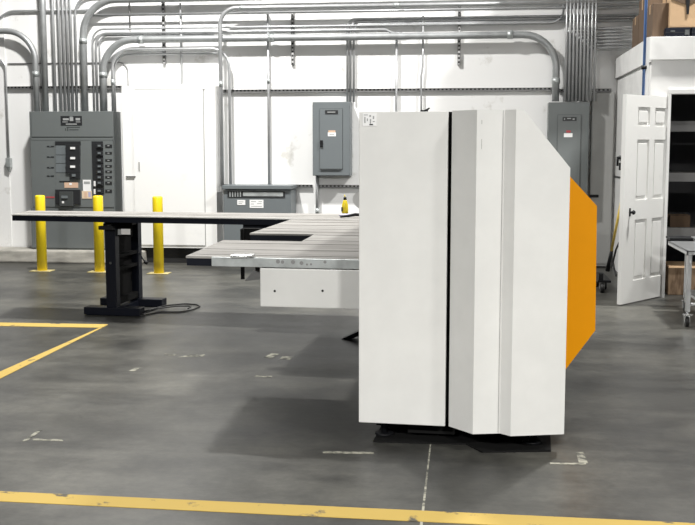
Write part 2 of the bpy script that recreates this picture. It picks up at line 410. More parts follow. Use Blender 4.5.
R(31.3, 113.2, 111.5, 136.8, 0, .012, 'top_cover', M['grey'], bev=.003)
R(31.3, 113.2, 137.8, 140, .006, .012, 'trim_strip', M['grey'])
R(31.3, 113.2, 140.5, 207, .002, .012, 'front_cover', M['grey'], bev=.002)
R(31.3, 113.2, 208.5, 248, .002, .012, 'bottom_cover', M['grey'], bev=.002)
R(55.5, 80.8, 141.5, 205, -.001, .002, 'breaker_bay', M['grey'])
fr = R(55.5, 80.8, 141.3, 144.8, -.012, -.001, 'breaker_bay', M['breaker'])
for i, (a, c) in enumerate(((146, 155), (156, 163.5), (164.5, 172.8))):
    br = R(66.5, 80.6, a - 1.5, c, -.03, -.001, 'breaker', M['breaker'], bev=.003)
    R(56, 66, a - .6, c - .4, -.006, -.001, 'filler_plate', M['grey2'])
    R(71.5, 76, a + 1.0, a + 3.2, -.045, -.03, 'breaker_toggle', M['label'], par=br)
br = R(70.5, 80.6, 173, 178.8, -.03, -.001, 'breaker', M['breaker'], bev=.003)
R(73, 76.5, 174, 176.5, -.04, -.03, 'breaker_toggle', M['grey2'], par=br)
R(59.5, 70, 180.9, 182.0, -.006, -.001, 'name_tag', M['breaker'])
R(64.5, 78.2, 182.5, 187.8, -.006, -.001, 'warning_label', M['copper'])
R(69.5, 72, 182.9, 185, -.0085, -.006, 'warning_label', M['label'])
mb_ = R(56.2, 80.8, 189.5, 204, -.03, -.001, 'main_breaker', M['breaker'], bev=.004)
R(61, 74.5, 191.5, 206, -.06, -.03, 'main_breaker_body', M['dgrey'], par=mb_, bev=.004)
R(63.5, 69.5, 195.5, 198, -.075, -.06, 'breaker_toggle', M['grey2'], par=mb_)
R(63.8, 65.8, 201, 203, -.064, -.06, 'breaker_toggle', M['label'], par=mb_)
R(92.3, 103.6, 141.3, 194, -.004, .002, 'breaker_bay', M['breaker'])
for i, yy in enumerate((146, 153.4, 160.6, 166.5, 172, 177.5, 183, 191)):
    br = R(97, 103.4, yy - 2.6, yy + 2.3, -.03, -.004, 'branch_breaker', M['breaker'], bev=.002)
    R(98.8, 101.6, yy - 1.2, yy + .6, -.042, -.03, 'breaker_toggle', M['grey2'], par=br)
    R(105.3, 112, yy - 1.5, yy + (1.6 if i in (0, 6, 7) else .6), -.004, .002, 'name_tag', M['breaker'])
    R(107.5, 109.6, yy - .6, yy + .1, -.0055, -.004, 'name_tag', M['ink'])
R(94, 95.8, 181, 186.2, -.012, -.004, 'white_tag', M['label']); R(94, 95.8, 189, 194, -.012, -.004, 'white_tag', M['label'])
for yy in (146.4, 157, 167.6, 176):
    R(47, 54, yy - .6, yy + .6, -.002, .002, 'name_tag', M['breaker'])
    R(49.3, 51, yy - .35, yy + .3, -.0035, -.002, 'name_tag', M['grey2'])
R(45.8, 54.5, 196.5, 198, -.002, .002, 'red_tag', M['red'])
R(83, 91, 179.8, 191, -.003, .002, 'paper_label', M['label']); R(82, 91.8, 191, 198.6, -.004, .002, 'paper_label', M['cream'])
R(84, 90, 181.5, 184, -.0045, -.003, 'label_print', M['ink']); R(84.5, 87, 192, 197.5, -.0055, -.004, 'label_print', M['copper'])
R(88.5, 91, 192, 197, -.0055, -.004, 'label_print', M['lav'])
# black nameplate with worn white marks and the maker's line below it
R(60.8, 69.8, 116, 125.4, -.004, 0, 'nameplate', M['breaker']); R(73, 82, 116, 125.4, -.004, 0, 'nameplate', M['breaker'])
R(69.5, 73.5, 121.5, 125.4, -.003, 0, 'nameplate', M['breaker'])
for (a, c, d, e) in ((63, 69, 118.3, 120.3), (75.8, 80.2, 118.0, 120.4), (62.5, 68, 121.6, 122.3), (69.8, 73.4, 117.2, 121), (66, 77, 123.6, 124.6), (76, 80.5, 121.6, 122.3)):
    R(a, c, d, e, -.0055, -.004, 'nameplate_print', M['ink'])
for (a, c, d, e) in ((66.5, 80, 126.8, 127.6), (65.2, 66.2, 128.3, 130.8), (67.2, 68.3, 127.6, 131), (69.3, 78.5, 129.3, 130.2)):
    R(a, c, d, e, -.0015, 0, 'maker_mark', M['dgrey'])

# tall white cabinet
WCY = WY - .34
wc = empty('utility_cabinet', (SX(170, WCY), WCY, 0)); tag(wc, 'tall wide white painted metal cabinet with a faint door outline beside the switchboard', 'cabinet')
org = tuple(wc.location)
R(123, 216, 85.8, 248, .012, .338, 'body', M['white'], wc, .004, org, WCY)
R(134, 204, 89.6, 245, -.002, .012, 'door', M['white'], wc, .003, org, WCY)
R(204.1, 204.7, 89.6, 245, -.001, .013, 'door_seam', M['grey3'], wc, 0, org, WCY)
R(134, 204.5, 88.9, 89.5, -.001, .013, 'door_seam', M['grey3'], wc, 0, org, WCY)
R(126, 135.8, 175.9, 177.0, -.012, 0.012, 'door_handle', M['strut'], wc, .002, org, WCY)
R(138.6, 140, 162, 171, -.008, 0, 'latch', M['grey3'], wc, .001, org, WCY)
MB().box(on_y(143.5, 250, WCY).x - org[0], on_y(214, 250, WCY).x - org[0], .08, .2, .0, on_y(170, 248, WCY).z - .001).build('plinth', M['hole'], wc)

# middle wall panel
def panel(x0, x1, y0, y1, dx0, dx1, dy0, dy1, depth, label, m, name='electrical_panel'):
    Y = WY - depth; cxm = on_y((x0 + x1) / 2, y1, Y)
    e = empty(name, (cxm.x, Y, cxm.z)); tag(e, label, 'electrical panel'); g = tuple(e.location)
    R(x0, x1, y0, y1, .006, depth - .002, 'body', M[m], e, .004, g, Y)
    R(x0 + .4, x1 - .4, y0 + .5, y1 - .5, 0, .006, 'cover', M[m], e, .002, g, Y)
    R(dx0 - .3, dx1 + .3, dy0 - .4, dy1 + .4, -.003, 0, 'door_seam', M['dgrey'], e, 0, g, Y)
    d = R(dx0, dx1, dy0, dy1, -.012, -.003, 'door', M[m], e, .002, g, Y)
    return e, g, Y, d
e, g, Y, d = panel(312.5, 350.2, 101.8, 175.8, 320, 342.5, 109, 169, .22, 'blue-grey wall-mounted electrical panel with a black handle left of the machine', 'grey2')
R(325.2, 338.2, 110.2, 114.2, -.016, -.012, 'nameplate', M['breaker'], e, 0, g, Y)
R(327.5, 335.5, 111.7, 112.6, -.0172, -.016, 'nameplate_print', M['ink'], e, 0, g, Y)
R(328, 336, 132.5, 136.3, -.016, -.012, 'label', M['label'], e, 0, g, Y); R(328.5, 335.5, 130.4, 132.4, -.016, -.012, 'label', M['copper'], e, 0, g, Y)
R(329.5, 334.5, 134.2, 134.9, -.0172, -.016, 'label_print', M['ink'], e, 0, g, Y)
h = R(320.3, 323, 140.2, 147.2, -.03, -.012, 'handle', M['black'], e, .003, g, Y)
R(320.2, 341, 168.6, 169.6, -.02, -.012, 'door_lip', M['dgrey'], e, 0, g, Y)
e, g, Y, d = panel(547.8, 588.6, 102.2, 203, 557, 580, 115, 198, .24, 'dark grey wall-mounted electrical panel partly hidden behind the machine corner', 'grey')
R(562.5, 576.5, 117, 121, -.016, -.012, 'nameplate', M['breaker'], e, 0, g, Y)
for (a, c, q0, q1) in ((564, 565, 118.3, 119.8), (567, 571, 118, 119), (572.5, 574.5, 118.4, 119.9)): R(a, c, q0, q1, -.0172, -.016, 'nameplate_print', M['ink'], e, 0, g, Y)
R(563.8, 572.4, 133.2, 137.2, -.016, -.012, 'label', M['label'], e, 0, g, Y); R(566.2, 570.5, 130.4, 132.6, -.016, -.012, 'label', M['red'], e, 0, g, Y)
# tall plain grey enclosure by the office corner
Y = WY - .10; c0 = on_y(600, 268, Y)
e = empty('tall_enclosure', (c0.x, Y, 0)); tag(e, 'tall plain grey enclosure with a black oval pull between panel and office', 'enclosure'); g = tuple(e.location)
x0, x1 = on_y(590.2, 180, Y).x - g[0], OX - .035 - g[0]
MB().box(x0, x1, .006, .098, .02, on_y(600, 92.6, Y).z, .003).build('body', M['grey3'], e)
MB().box(x0 + .01, x1 - .008, 0, .006, .05, on_y(600, 94, Y).z, .002).build('door', M['grey3'], e)
hz = on_y(594, 196, Y).z; hx = on_y(594.6, 196, Y).x - g[0]
MB().box(hx - .06, hx + .05, -.02, 0, hz - .018, hz + .018, .008).build('handle', M['black'], e)

# transformer box behind the long worktable
Y = WY - .42; c0 = on_y(257, 250, Y); e = empty('transformer', (c0.x, Y, 0)); tag(e, 'grey low transformer box with vent slot and white labels behind the long worktable', 'transformer'); g = tuple(e.location)
R(223.5, 291, 190, 262, .006, .40, 'body', M['grey2'], e, .004, g, Y)
R(222.5, 292, 185.4, 189.2, -.03, .41, 'lid', M['grey2'], e, .006, g, Y)
v = R(227.5, 285, 191, 197.6, -.001, .006, 'vent', M['breaker'], e, 0, g, Y)
R(243, 283, 192.2, 196.2, -.002, -.001, 'vent_screen', M['galv'], e, 0, g, Y)
for k in range(5): R(229.5 + 2.6 * k, 230.6 + 2.6 * k, 191.8, 196.8, -.003, -.001, 'vent_slat', M['galv'], e, 0, g, Y)
R(237.2, 245.2, 200, 205, .001, .006, 'label', M['label'], e, 0, g, Y); R(249.6, 263.4, 199.8, 208, .001, .006, 'label', M['label'], e, 0, g, Y)
for (a, c, q) in ((251, 256, 201.6), (258.5, 262, 201.6), (251, 254, 204), (257, 261.5, 203.6), (251, 262, 206.3), (238.5, 243.5, 201.8), (238.5, 242, 203.4)):
    R(a, c, q - .3, q + .3, 0, .001, 'label_print', M['ink'], e, 0, g, Y)
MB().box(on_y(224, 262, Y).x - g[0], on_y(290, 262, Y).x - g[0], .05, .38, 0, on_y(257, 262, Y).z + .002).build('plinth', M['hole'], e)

# ------------------------------------------------------------------ bollards
bo = None
for (px, py, lb) in ((42.3, 271, 'leftmost yellow steel bollard in front of the switchboard'), (99.8, 272, 'middle yellow bollard, just behind the black table leg'), (159, 273.6, 'rightmost yellow bollard in front of the white cabinet')):
    p = on_z(px, py, 0)
    if bo is None:
        hgt = (272 - 195.2) / 127.0 * 1.56; bo = empty('bollard', p)
        MB().tube([(0, 0, .008), (0, 0, hgt - .02), (0, 0, hgt - .006), (0, 0, hgt)], [.0615, .0615, .058, .045], 28).build('post', M['yellow'], bo)
        MB().box(-.13, .13, -.09, .09, 0, .009, .002).build('base_plate', mat('plate_worn', (.55, .47, .22), .6, noise=.3, nscale=10), bo)
        r = bo
    else: r = copy_tree(bo)
    r.location = p; tag(r, lb, 'bollard', 'yellow bollards')

# ------------------------------------------------------------------ machine frame, turned 3 degrees to the wall
AM = math.radians(-3.0); HB = .10; TB = .93
O = on_z(358.7, 422.3, HB); O.z = 0
Um = Vector((math.cos(AM), math.sin(AM), 0)); Vm = Vector((-math.sin(AM), math.cos(AM), 0))
def uv(p): d = p - O; return d.dot(Um), d.dot(Vm)
def on_v(px, py, v):
    r = ray(px, py); t = (O + Vm * v - EYE).dot(Vm) / r.dot(Vm); p = EYE + r * t; return (p - O).dot(Um), p.z
mc = empty('punch_press', O, AM); tag(mc, 'tall light grey sheet metal machine with chamfered corner and orange side guard', 'machine')
TZ = on_v(400, 111.6, 0)[1]
# panel A
ua = on_v(446.3, 300, 0)[0]
A = MB().box(0, ua, 0, .035, HB, TZ, .004).build('front_cover', M['mach'], mc)
# label on panel A
l0 = on_v(362.8, 126, 0); l1 = on_v(376.6, 113.4, 0)
lab = MB().box(l0[0], l1[0], -.003, 0, l0[1], l1[1]).build('label', M['label'], mc)
for (a, c, q0, q1) in ((364.5, 365.6, 117, 123), (367, 368, 118.5, 121), (369.5, 371, 115, 117), (370, 371.2, 119, 123.5), (373, 374.2, 116, 119), (373, 374.8, 121, 122), (364, 368, 114.6, 115.3)):
    a0 = on_v(a, q1, 0); a1 = on_v(c, q0, 0)
    MB().box(a0[0], a1[0], -.0045, -.003, a0[1], a1[1]).build('label_print', M['ink'], lab)
a0 = on_v(369.6, 125.2, 0); a1 = on_v(373, 123.9, 0)
MB().box(a0[0], a1[0], -.0045, -.003, a0[1], a1[1]).build('label_print', M['breaker'], lab)
# lug on top
u = on_v(424, 110, .02)[0]
MB().box(u - .018, u + .02, .008, .03, TZ - .002, TZ + .008).hexa([(u + .0, .01, TZ + .006), (u + .02, .01, TZ + .006), (u + .02, .03, TZ + .006), (u, .03, TZ + .006)], [(u + .025, .012, TZ + .02), (u + .033, .012, TZ + .018), (u + .033, .02, TZ + .018), (u + .025, .02, TZ + .02)]).build('lug', M['black'], mc)
# panel B: folded corner cover
prof = [uv(on_z(px, py, HB)) for px, py in ((448.6, 426.2), (472.7, 434.2), (499.9, 433.4), (510.5, 436.2), (564.0, 434.2))]
tz2 = on_v(500, 109.9, prof[2][1])[1]
uc = on_v(523.5, 109.3, prof[3][1])[0]; zc_ = on_v(571.4, 168, prof[4][1])[1]
ur = prof[4][0]
# cut the profile at uc for the chamfer
f = (uc - prof[3][0]) / (prof[4][0] - prof[3][0]); vc = prof[3][1] + f * (prof[4][1] - prof[3][1])
BK = .05
b = MB(); bm = b.bm
def V(u, v, z): return bm.verts.new((u, v, z))
bot = [V(u, v, HB) for u, v in prof]; top = [V(u, v, tz2 if i < 4 else zc_) for i, (u, v) in enumerate(prof)]
tc_ = V(uc, vc, tz2)
for i in range(3): bm.faces.new((bot[i], bot[i + 1], top[i + 1], top[i]))
bm.faces.new((bot[3], bot[4], top[4], tc_, top[3]))
bb0, bb1 = V(prof[0][0], BK, HB), V(ur, BK, HB); tb0, tbc, tb1 = V(prof[0][0], BK, tz2), V(uc, BK, tz2), V(ur, BK, zc_)
bm.faces.new((bot[0], top[0], tb0, bb0)); bm.faces.new((bot[4], bb1, tb1, top[4])); bm.faces.new((top[4], tb1, tbc, tc_))
bm.faces.new((top[0], top[1], top[2], top[3], tc_, tbc, tb0)); bm.faces.new((bot[4], bot[3], bot[2], bot[1], bot[0], bb0, bb1)); bm.faces.new((bb0, tb0, tbc, tb1, bb1))
cb = b.build('corner_cover', M['mach'], mc)
# fine overlap line on the folded cover, standing slightly proud
px_l = 497.8
l0 = prof[2]; fr_ = .93; lu = prof[1][0] + (prof[2][0] - prof[1][0]) * fr_; lv = prof[1][1] + (prof[2][1] - prof[1][1]) * fr_
MB().box(lu - .0012, lu + .0012, lv - .0015, lv + .004, HB + .004, tz2 - .003).build('overlap_seam', M['edge'], cb)
# small scratches
for (px, a, c) in ((481.3, 139, 149), (481.6, 120, 124)):
    q0 = on_v(px, c, prof[1][1]); q1 = on_v(px + .5, a, prof[1][1])
    vv = prof[1][1] + (prof[2][1] - prof[1][1]) * (q0[0] - prof[1][0]) / (prof[2][0] - prof[1][0])
    MB().box(q0[0], q0[0] + .002, vv - .0012, vv + .002, q0[1], q1[1]).build('scratch', M['edge'], cb)
# main body behind covers
BD = 3.35                              # body depth
bodyR = ur - .05
MB().prism([(.03, HB + .03), (bodyR, HB + .03), (bodyR, zc_ - .06), (uc - .04, TZ - .05), (.03, TZ - .05)], .06, BD, 'y').build('body', M['under'], mc)
# base and feet under the machine
MB().box(.07, ur - .10, .16, .6, .045, HB + .029).box(.25, .5, .10, .3, .03, .09).build('base_frame', M['under'], mc)
for (u, v) in ((.12, .12), (ur - .16, .10), (.12, 2.9), (ur - .16, 2.9)):
    MB().tube([(u, v, .0095), (u, v, .02)], .05, 20).tube([(u, v, .012), (u, v, HB + .05)], .018, 10).build('foot', M['black'], mc)
MB().box(ua - .015, prof[0][0] + .02, .051, .059, HB + .01, TZ - .001).build('seam_backing', M['under'], mc)
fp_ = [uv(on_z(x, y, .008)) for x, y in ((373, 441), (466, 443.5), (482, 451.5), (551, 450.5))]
MB().prism(fp_ + [(fp_[3][0], .8), (fp_[0][0], .8)], .001, .009, 'z').build('under_shade_sheet', M['under'], mc)  # black sheet put in for the shade below the machine front
# orange guard
vg = .55
gp = [on_v(x, y, vg) for x, y in ((553, 158), (597.0, 206), (595.3, 330.5), (556, 383))]
gp[0] = (bodyR + .0015, gp[0][1]); gp[3] = (bodyR + .0015, gp[3][1])
def at_u(px0, py0, px1, py1, uu):
    a = on_v(px0, py0, vg); c = on_v(px1, py1, vg); t = (uu - a[0]) / (c[0] - a[0]); return (uu, a[1] + t * (c[1] - a[1]))
gp[0] = at_u(571.5, 178, 597, 206, bodyR + .0015); gp[3] = at_u(566.3, 368.5, 595.3, 330.5, bodyR + .0015)
gd = MB().prism(gp, vg, vg + .5, 'y').build('side_guard', M['orange'], mc)
# rounded hood on the left side of the body, over the worktable
vh = .85; hc = on_v(359.5, 199.5, vh)
uh0 = on_v(352.6, 199, vh)[0]
pts = []
for k in range(17):
    t = PI / 2 + PI * k / 16; pts.append((.028 + (uh0 - .028) * abs(math.cos(t)) ** .8, hc[1] + .085 * math.sin(t)))
MB().prism(pts, vh, vh + .5, 'y').build('rounded_hood', M['mach'], mc)
# slanted support leg below table
vb = 2.85
q = [on_v(x, y, vb) for x, y in ((341, 329.5), (349, 329.5), (366, 312), (366, 303))]
q[0] = (q[0][0], 0.0); q[1] = (q[1][0], 0.0); sh = .0
MB().prism([(q[0][0], .0), (q[1][0], .0), (.028, q[2][1]), (.028, q[3][1] + .02)], vb, vb + .12, 'y').build('brace_leg', M['black'], mc)
# white box panel under the front table
vA0 = uv(on_z(250, 257.2, TB))[1]; vw = vA0 - .04
a0 = on_v(260.3, 306.5, vw + .03); a1 = on_v(356, 269, vw + .03)
wbm = MB().box(a0[0], .028, vA0 - .011, vA0 + .3, a0[1], on_v(280, 267.9, vA0 - .01)[1] - .003, .006).build('drive_housing', M['mach'], mc)
for x, y in ((274.8, 291), (322.6, 290.8)):
    c = on_v(x, y, vw + .03); MB().tube([(c[0], vw + .027, c[1]), (c[0], vw + .035, c[1])], .007, 10).build('screw_hole', M['hole'], wbm)

# ------------------------------------------------------------------ worktable
wt = empty('worktable', O, AM); tag(wt, 'long stepped worktable with slotted metal tops and black frame left of the machine', 'worktable')
UE = .026
def uvt(px, py): return uv(on_z(px, py, TB))
TH = .055
def plate(fl, bl, vf, vb, uend, nm, grooves, TH=TH, vl=None, vbl=None):
    vl = vf if vl is None else vl; vbl = vb if vbl is None else vbl
    pl = MB().prism([(fl, vl), (uend, vf), (uend, vb), (bl, vbl)], TB - .012, TB, 'z').build('tabletop', M['table'], wt)
    MB().prism([(fl + .004, vl + .004), (uend, vf + .004), (uend, vb - .002), (bl + .004, vbl - .002)], TB - TH, TB - .0125, 'z').build('table_frame', M['navy'], pl)
    for fr in grooves:
        v = vf + (vb - vf) * fr; ul = fl + (bl - fl) * fr
        v2 = vl + (vbl - vl) * fr; MB().prism([(ul + .01, v2 - .007), (uend, v - .007), (uend, v + .007), (ul + .01, v2 + .007)], TB, TB + .0012, 'z').build('slot_line', M['groove'], pl)
    return pl
vA0 = uvt(250, 257.2)[1]; vA1 = uvt(300, 241.3)[1]; vB1 = uvt(320, 234.4)[1]; 
vC0 = vB1 + .004
p0, p1 = uvt(186.3, 255.8), uvt(221.5, 240.6)
plate(p0[0], p1[0], vA0, vA1, UE, 'front', (.10, .42, .8))
c0_, c1_ = uvt(301, 241.5), uvt(312.5, 235)
plate(c0_[0], c1_[0], vA1 + .004, vB1, UE, 'mid', (.12, .9), TH=.075)
d0, d1 = uvt(250.8, 232.9), uvt(282, 222)
vD0 = uvt(180, 217.6)[1]; vD1 = uvt(180, 211.8)[1]
plate(d0[0], d1[0], vC0, vD0 - .004, UE, 'c', (.12, .3, .55, .78, .93), TH=.075)
e0, e1 = uvt(11.5, 214.2), uvt(29, 210.6)
uend = 1.0
vDL = uvt(11.5, 214.2)[1]
pl = plate(e0[0], e1[0], vD0, vD1, UE, 'long', (.35, .6), TH=.06, vl=vDL, vbl=e1[1])
MB().prism([(e0[0], vDL - .012), (UE, vD0 - .012), (UE, vD0 - .0005), (e0[0], vDL - .0005)], TB - .008, TB + .001, 'z').build('front_lip', M['tedge'], pl)
# galvanised fascia on the front table with clip bracket
ga = on_v(211.5, 257, vA0 - .01); gb = on_v(280, 267.6, vA0 - .01)
gf = MB().box(ga[0], .028, vA0 - .012, vA0 - .001, gb[1], TB - .001, .002).build('front_fascia', M['galv'], wt)
ca = on_v(231.5, 256, vA0); cb_ = on_v(253, 254, vA0)
MB().box(ca[0], cb_[0] - .01, vA0 - .02, vA0 + .06, TB + .0015, TB + .012, .003).box(ca[0] + .0, cb_[0] - .03, vA0 - .02, vA0 - .013, TB - .006, TB + .006).box(cb_[0] - .03, cb_[0] + .006, vA0 - .03, vA0 + .03, TB + .002, TB + .018, .004).build('clip_bracket', M['bright'], gf)
for x, y, s in ((278, 261.5, .012), (282.5, 262, .01), (293, 262, .012), (301.5, 263, .011), (307, 264.5, .006), (325, 262, .009), (311, 264.3, .006)):
    c = on_v(x, y, vA0 - .012); MB().tube([(c[0], vA0 - .0135, c[1]), (c[0], vA0 - .0118, c[1])], s, 10).build('scuff', M['strut'], gf)
# frame beams below, long one dark
MB().box(on_v(243, 228, vD0 + .12)[0], UE, vD0 + .12, vD0 + .2, TB - .13, TB - .061).build('rail', M['navy'], wt)
MB().box(on_v(242, 240, vC0 + .05)[0] + .0, UE, vC0 + .08, vC0 + .16, TB - .14, TB - .076).build('rail', M['navy'], wt)
xk = on_v(242, 230, vD0 - .1)[0]
MB().box(xk, xk + .5, vD0 - .12, vD0 - .03, .58, TB - .078).build('bracket', M['under'], wt)
# black hanging pegs seen under the front table
for (xa, xb, yb_, nm) in ((240.8, 243.8, 279.3, 0), (255.3, 258, 271, 1)):
    vv = vD0 - .16; a0 = on_v(xa, yb_, vv); a1 = on_v(xb, yb_, vv)
    MB().box(a0[0], a1[0], vv, vv + .03, a0[1], TB - .08 if nm == 0 else .60).build('hanging_post', M['under'], wt)
a0, a1 = on_v(245, 281, vD0 - .1), on_v(262, 269, vD0 - .1)
MB().prism([(a0[0], a0[1]), (a1[0], a0[1] + .02), (a1[0], a1[1] + .05), (a1[0] - .03, a1[1] + .04)], vD0 - .115, vD0 - .1, 'y').build('gusset_plate', M['strut'], wt)
# pedestal leg
vL = vD0 + .27
f0 = on_v(106.3, 300, vL); f1 = on_v(116.6, 300, vL)
r0 = on_v(135.5, 290, vL + .62); r1 = on_v(141.5, 290, vL + .62)
# the leg frame stands square to the table: front post, rear post, cross rails between
lw = (f1[0] - f0[0])
uL = f0[0]
lg = MB()
lg.box(uL, uL + lw, vL, vL + .09, .07, TB - .061, .004)
leg = lg.build('pedestal_leg', M['navy'], wt)
vR = vL + .56
MB().box(uL, uL + lw, vR, vR + .09, .07, TB - .061, .004).build('rear_post', M['navy'], leg)
for (z0, z1) in ((.09, .15), (.40, .43), (.52, .55), (.80, .865)):
    MB().box(uL + .01, uL + lw - .012, vL + .09, vR, z0, z1, .002).build('cross_rail', M['under'], leg)
MB().box(uL + .02, uL + .03, vL + .09, vR, .15, .80).build('web_plate', M['under'], leg)
g0 = on_v(84.3, 315.2, vL - .02); g1 = on_v(140, 315.2, vL - .02)
fo = MB().box(g0[0], g1[0], vL - .03, vL + .10, .004, .075, .006).build('foot_bar', M['navy'], leg)
g0b = on_v(150, 303, vR + .05); g1b = on_v(162.5, 303, vR)
MB().box(uL - .3, g1b[0], vR - .02, vR + .12, .004, .075, .006).build('foot_bar', M['navy'], leg)
MB().box(uL + .01, uL + lw, vL + .1, vR - .021, .004, .06, .004).build('foot_beam', M['navy'], leg)
s0 = on_v(118, 233.8, vL + .1); 
sp_ = MB().box(uL + lw + .0, uL + lw + .14, vL + .06, vL + .075, s0[1] - .02, TB - .062).build('sticker_plate', M['under'], leg)
MB().box(uL + lw + .004, uL + lw + .034, vL + .057, vL + .06, s0[1] - .005, s0[1] + .045).build('sticker', M['ink'], sp_)
MB().box(uL + lw + .036, uL + lw + .125, vL + .057, vL + .06, s0[1] - .002, s0[1] + .05).build('sticker', M['label'], sp_)
s1 = on_v(99.5, 228, vL - .03); s2 = on_v(114, 228, vL - .03)
MB().box(s1[0], s2[0], vL - .06, vL - .001, s1[1] - .015, s1[1] + .02, .005).tube([(s1[0] + .05, vL - .05, s1[1] + .03), (s2[0] - .01, vL - .05, s1[1] + .03)], .014).build('motor_bracket', M['black'], leg)
hn0 = (uL + lw, vR + .04, .52); 
MB().tube([hn0, (uL + lw + .03, vR + .02, .47), (uL + lw + .07, vR, .43)], .007, 8).tube([(uL + lw + .06, vR, .44), (uL + lw + .09, vR, .425)], .018, 10).build('crank_knob', M['black'], leg)
kb = on_v(110.5, 263, vL)
MB().tube([(kb[0], vL - .004, kb[1]), (kb[0], vL + .002, kb[1])], .012, 12).build('bolt', M['dgrey'], leg)

# bottle and things on the table
bp_ = on_z(345, 213.6, TB)
e = empty('spray_bottle', (bp_.x, bp_.y, TB + .0015)); tag(e, 'small yellow bottle with black cap standing on the worktable by the machine', 'bottle')
MB().tube([(0, 0, 0), (0, 0, .004), (0, 0, .05), (0, 0, .08), (0, 0, .115), (0, 0, .125)], [.026, .030, .030, .028, .018, .014], 20).build('bottle_body', M['bottle'], e)
MB().tube([(0, 0, .125), (0, 0, .150)], .015, 14).build('cap', M['black'], e)
MB().tube([(0, 0, .150), (-.004, 0, .172)], [.006, .004], 8).build('nozzle', M['bottle'], e)
MB().box(-.031, -.018, -.035, -.02, .02, .06, .003).build('bottle_label', M['dgrey'], e)
bp2 = on_z(348, 215.5, TB)
tag(MB().box(bp2.x - .07, bp2.x + .06, bp2.y - .08, bp2.y + .05, TB + .0015, TB + .012, .005).build('cloth', M['lav']), 'folded lavender cloth lying on the worktable below the yellow bottle', 'cloth')
bq = on_z(352, 218, TB)
tag(MB().tube([(bq.x - .09, bq.y - .08, TB + .014), (bq.x - .03, bq.y - .03, TB + .02), (bq.x + .03, bq.y, TB + .03), (bq.x + .08, bq.y + .0, TB + .028)], [.008, .012, .014, .012], 8).build('hand_tool', M['black']), 'small black hand tool on the worktable beside the bottle', 'tool')

# cable on the floor
def fl(px, py, z=.008): return on_z(px, py, z)
b = MB().tube(fillet([fl(140, 312.5), fl(165, 305.5), fl(185, 303.6), fl(197, 304.5), fl(200, 306.3), fl(193, 309.5), fl(180, 312), fl(160, 312), fl(140, 316)], .05, 5), .007, 8)
tag(b.build('cable', M['rubber']), 'looped black cable lying on the floor by the pedestal foot', 'cable')
b = MB().tube(fillet([fl(142, 314, .022), fl(160, 308, .022), fl(178, 306, .022), fl(192, 306, .022), fl(188, 308.5, .022)], .05, 5), .007, 8)
tag(b.build('cable', M['rubber']), 'shorter inner black cable curl inside the floor cable loop', 'cable')

# ------------------------------------------------------------------ floor markings
def stripe(pts, name, m, label, cat='floor marking', z=.003):
    P_ = [on_z(x, y, z) for x, y in pts]
    o = MB().hexa([(p.x, p.y, .0004) for p in P_], [(p.x, p.y, z) for p in P_]).build(name, M[m]); tag(o, label, cat); return o
stripe([(-40, 499.0), (-40, 489.3), (760, 526), (760, 537.5)], 'floor_stripe', 'stripe', 'yellow floor stripe crossing the foreground from edge to edge')
stripe([(-40, 325.2), (-40, 321.8), (108, 324.2), (99.6, 327.6)], 'floor_stripe', 'stripe', 'far yellow floor stripe left of the pedestal foot')
stripe([(-40, 398.5), (-40, 389), (99.3, 327.7), (108.4, 324.4)], 'floor_stripe', 'stripe', 'yellow floor stripe running diagonally to the left edge')
for i, (pts, lb) in enumerate((([(128.5, 371), (136, 367.6), (141.3, 367.6), (134, 371.2)], 'small white tape scrap on the floor left of centre'),
              ([(22, 441), (38, 430), (42, 430), (27, 441)], 'slanted arm of a faded L mark on the left floor'),
              ([(33, 440), (32, 438.3), (63, 439.2), (63, 441)], 'straight arm of a faded L mark on the left floor'),
              ([(323, 453), (323, 451), (374, 452), (374, 454)], 'thin pale tape line in front of the machine left edge'),
              ([(550, 463.8), (550, 462.3), (586, 463), (586, 464.6)], 'straight arm of a faded L mark right of the machine'),
              ([(579, 463), (576, 452.5), (583, 452), (588, 463)], 'short yellowish arm of a faded L mark right of the machine'),
              ([(164, 355), (165, 353.6), (176, 354.3), (175, 355.6)], 'faint pale scrap left end of floor scribble row'),
              ([(178, 357), (190, 354.6), (205, 354.4), (204, 356.2)], 'pale paint scribble on the floor right of the diagonal stripe'),
              ([(264, 357), (272, 353), (279, 354), (271, 358.5)], 'left part of pale scribble on the floor below the white housing'),
              ([(279, 359), (283, 356), (293, 357), (290, 359.4)], 'right part of pale scribble on the floor below the white housing'),
              ([(254, 376.5), (255, 375.2), (272, 376), (271, 377.6)], 'faint pale dash on the floor below the scribble'),
              )):
    stripe(pts, 'tape_mark', 'chalk', lb, z=.0015)
struct(stripe([(430.3, 440), (431.6, 440), (420.6, 545), (417.4, 545)], 'trim_6', 'chalk', 'x', z=.0012))
for k in ('label', 'category'): del bpy.data.objects['trim_6'][k]

# ------------------------------------------------------------------ right side: broom, dolly, cart, boxes, pipe
p0 = on_y(622.5, 192, 12.0); p0.x = OX - .10
# lean the broom on the office side wall: foot on the floor, head against the wall
bot_ = on_y(608, 272, 12.6); 
top_ = Vector((OX - .035, 11.75, 0)); r_ = ray(624, 188); t_ = (OX - .045) / r_.x; top_ = EYE + r_ * t_
bz = on_z(607, 273, 0.02); 
dirv = (top_ - bz)
e = empty('broom', (bz.x, bz.y, 0)); tag(e, 'yellow-handled broom with black ends leaning on the office side wall', 'broom')
o_ = Vector((bz.x, bz.y, 0))
MB().tube([bz + dirv * .27 - o_, bz + dirv * .93 - o_], .016, 10).build('handle', M['wood'], e)
MB().tube([bz + dirv * .93 - o_, top_ - o_], .017, 10).build('grip', M['black'], e)
MB().tube([bz + dirv * .03 - o_, bz + dirv * .27 - o_], [.028, .018], 10).build('brush_head', M['black'], e)
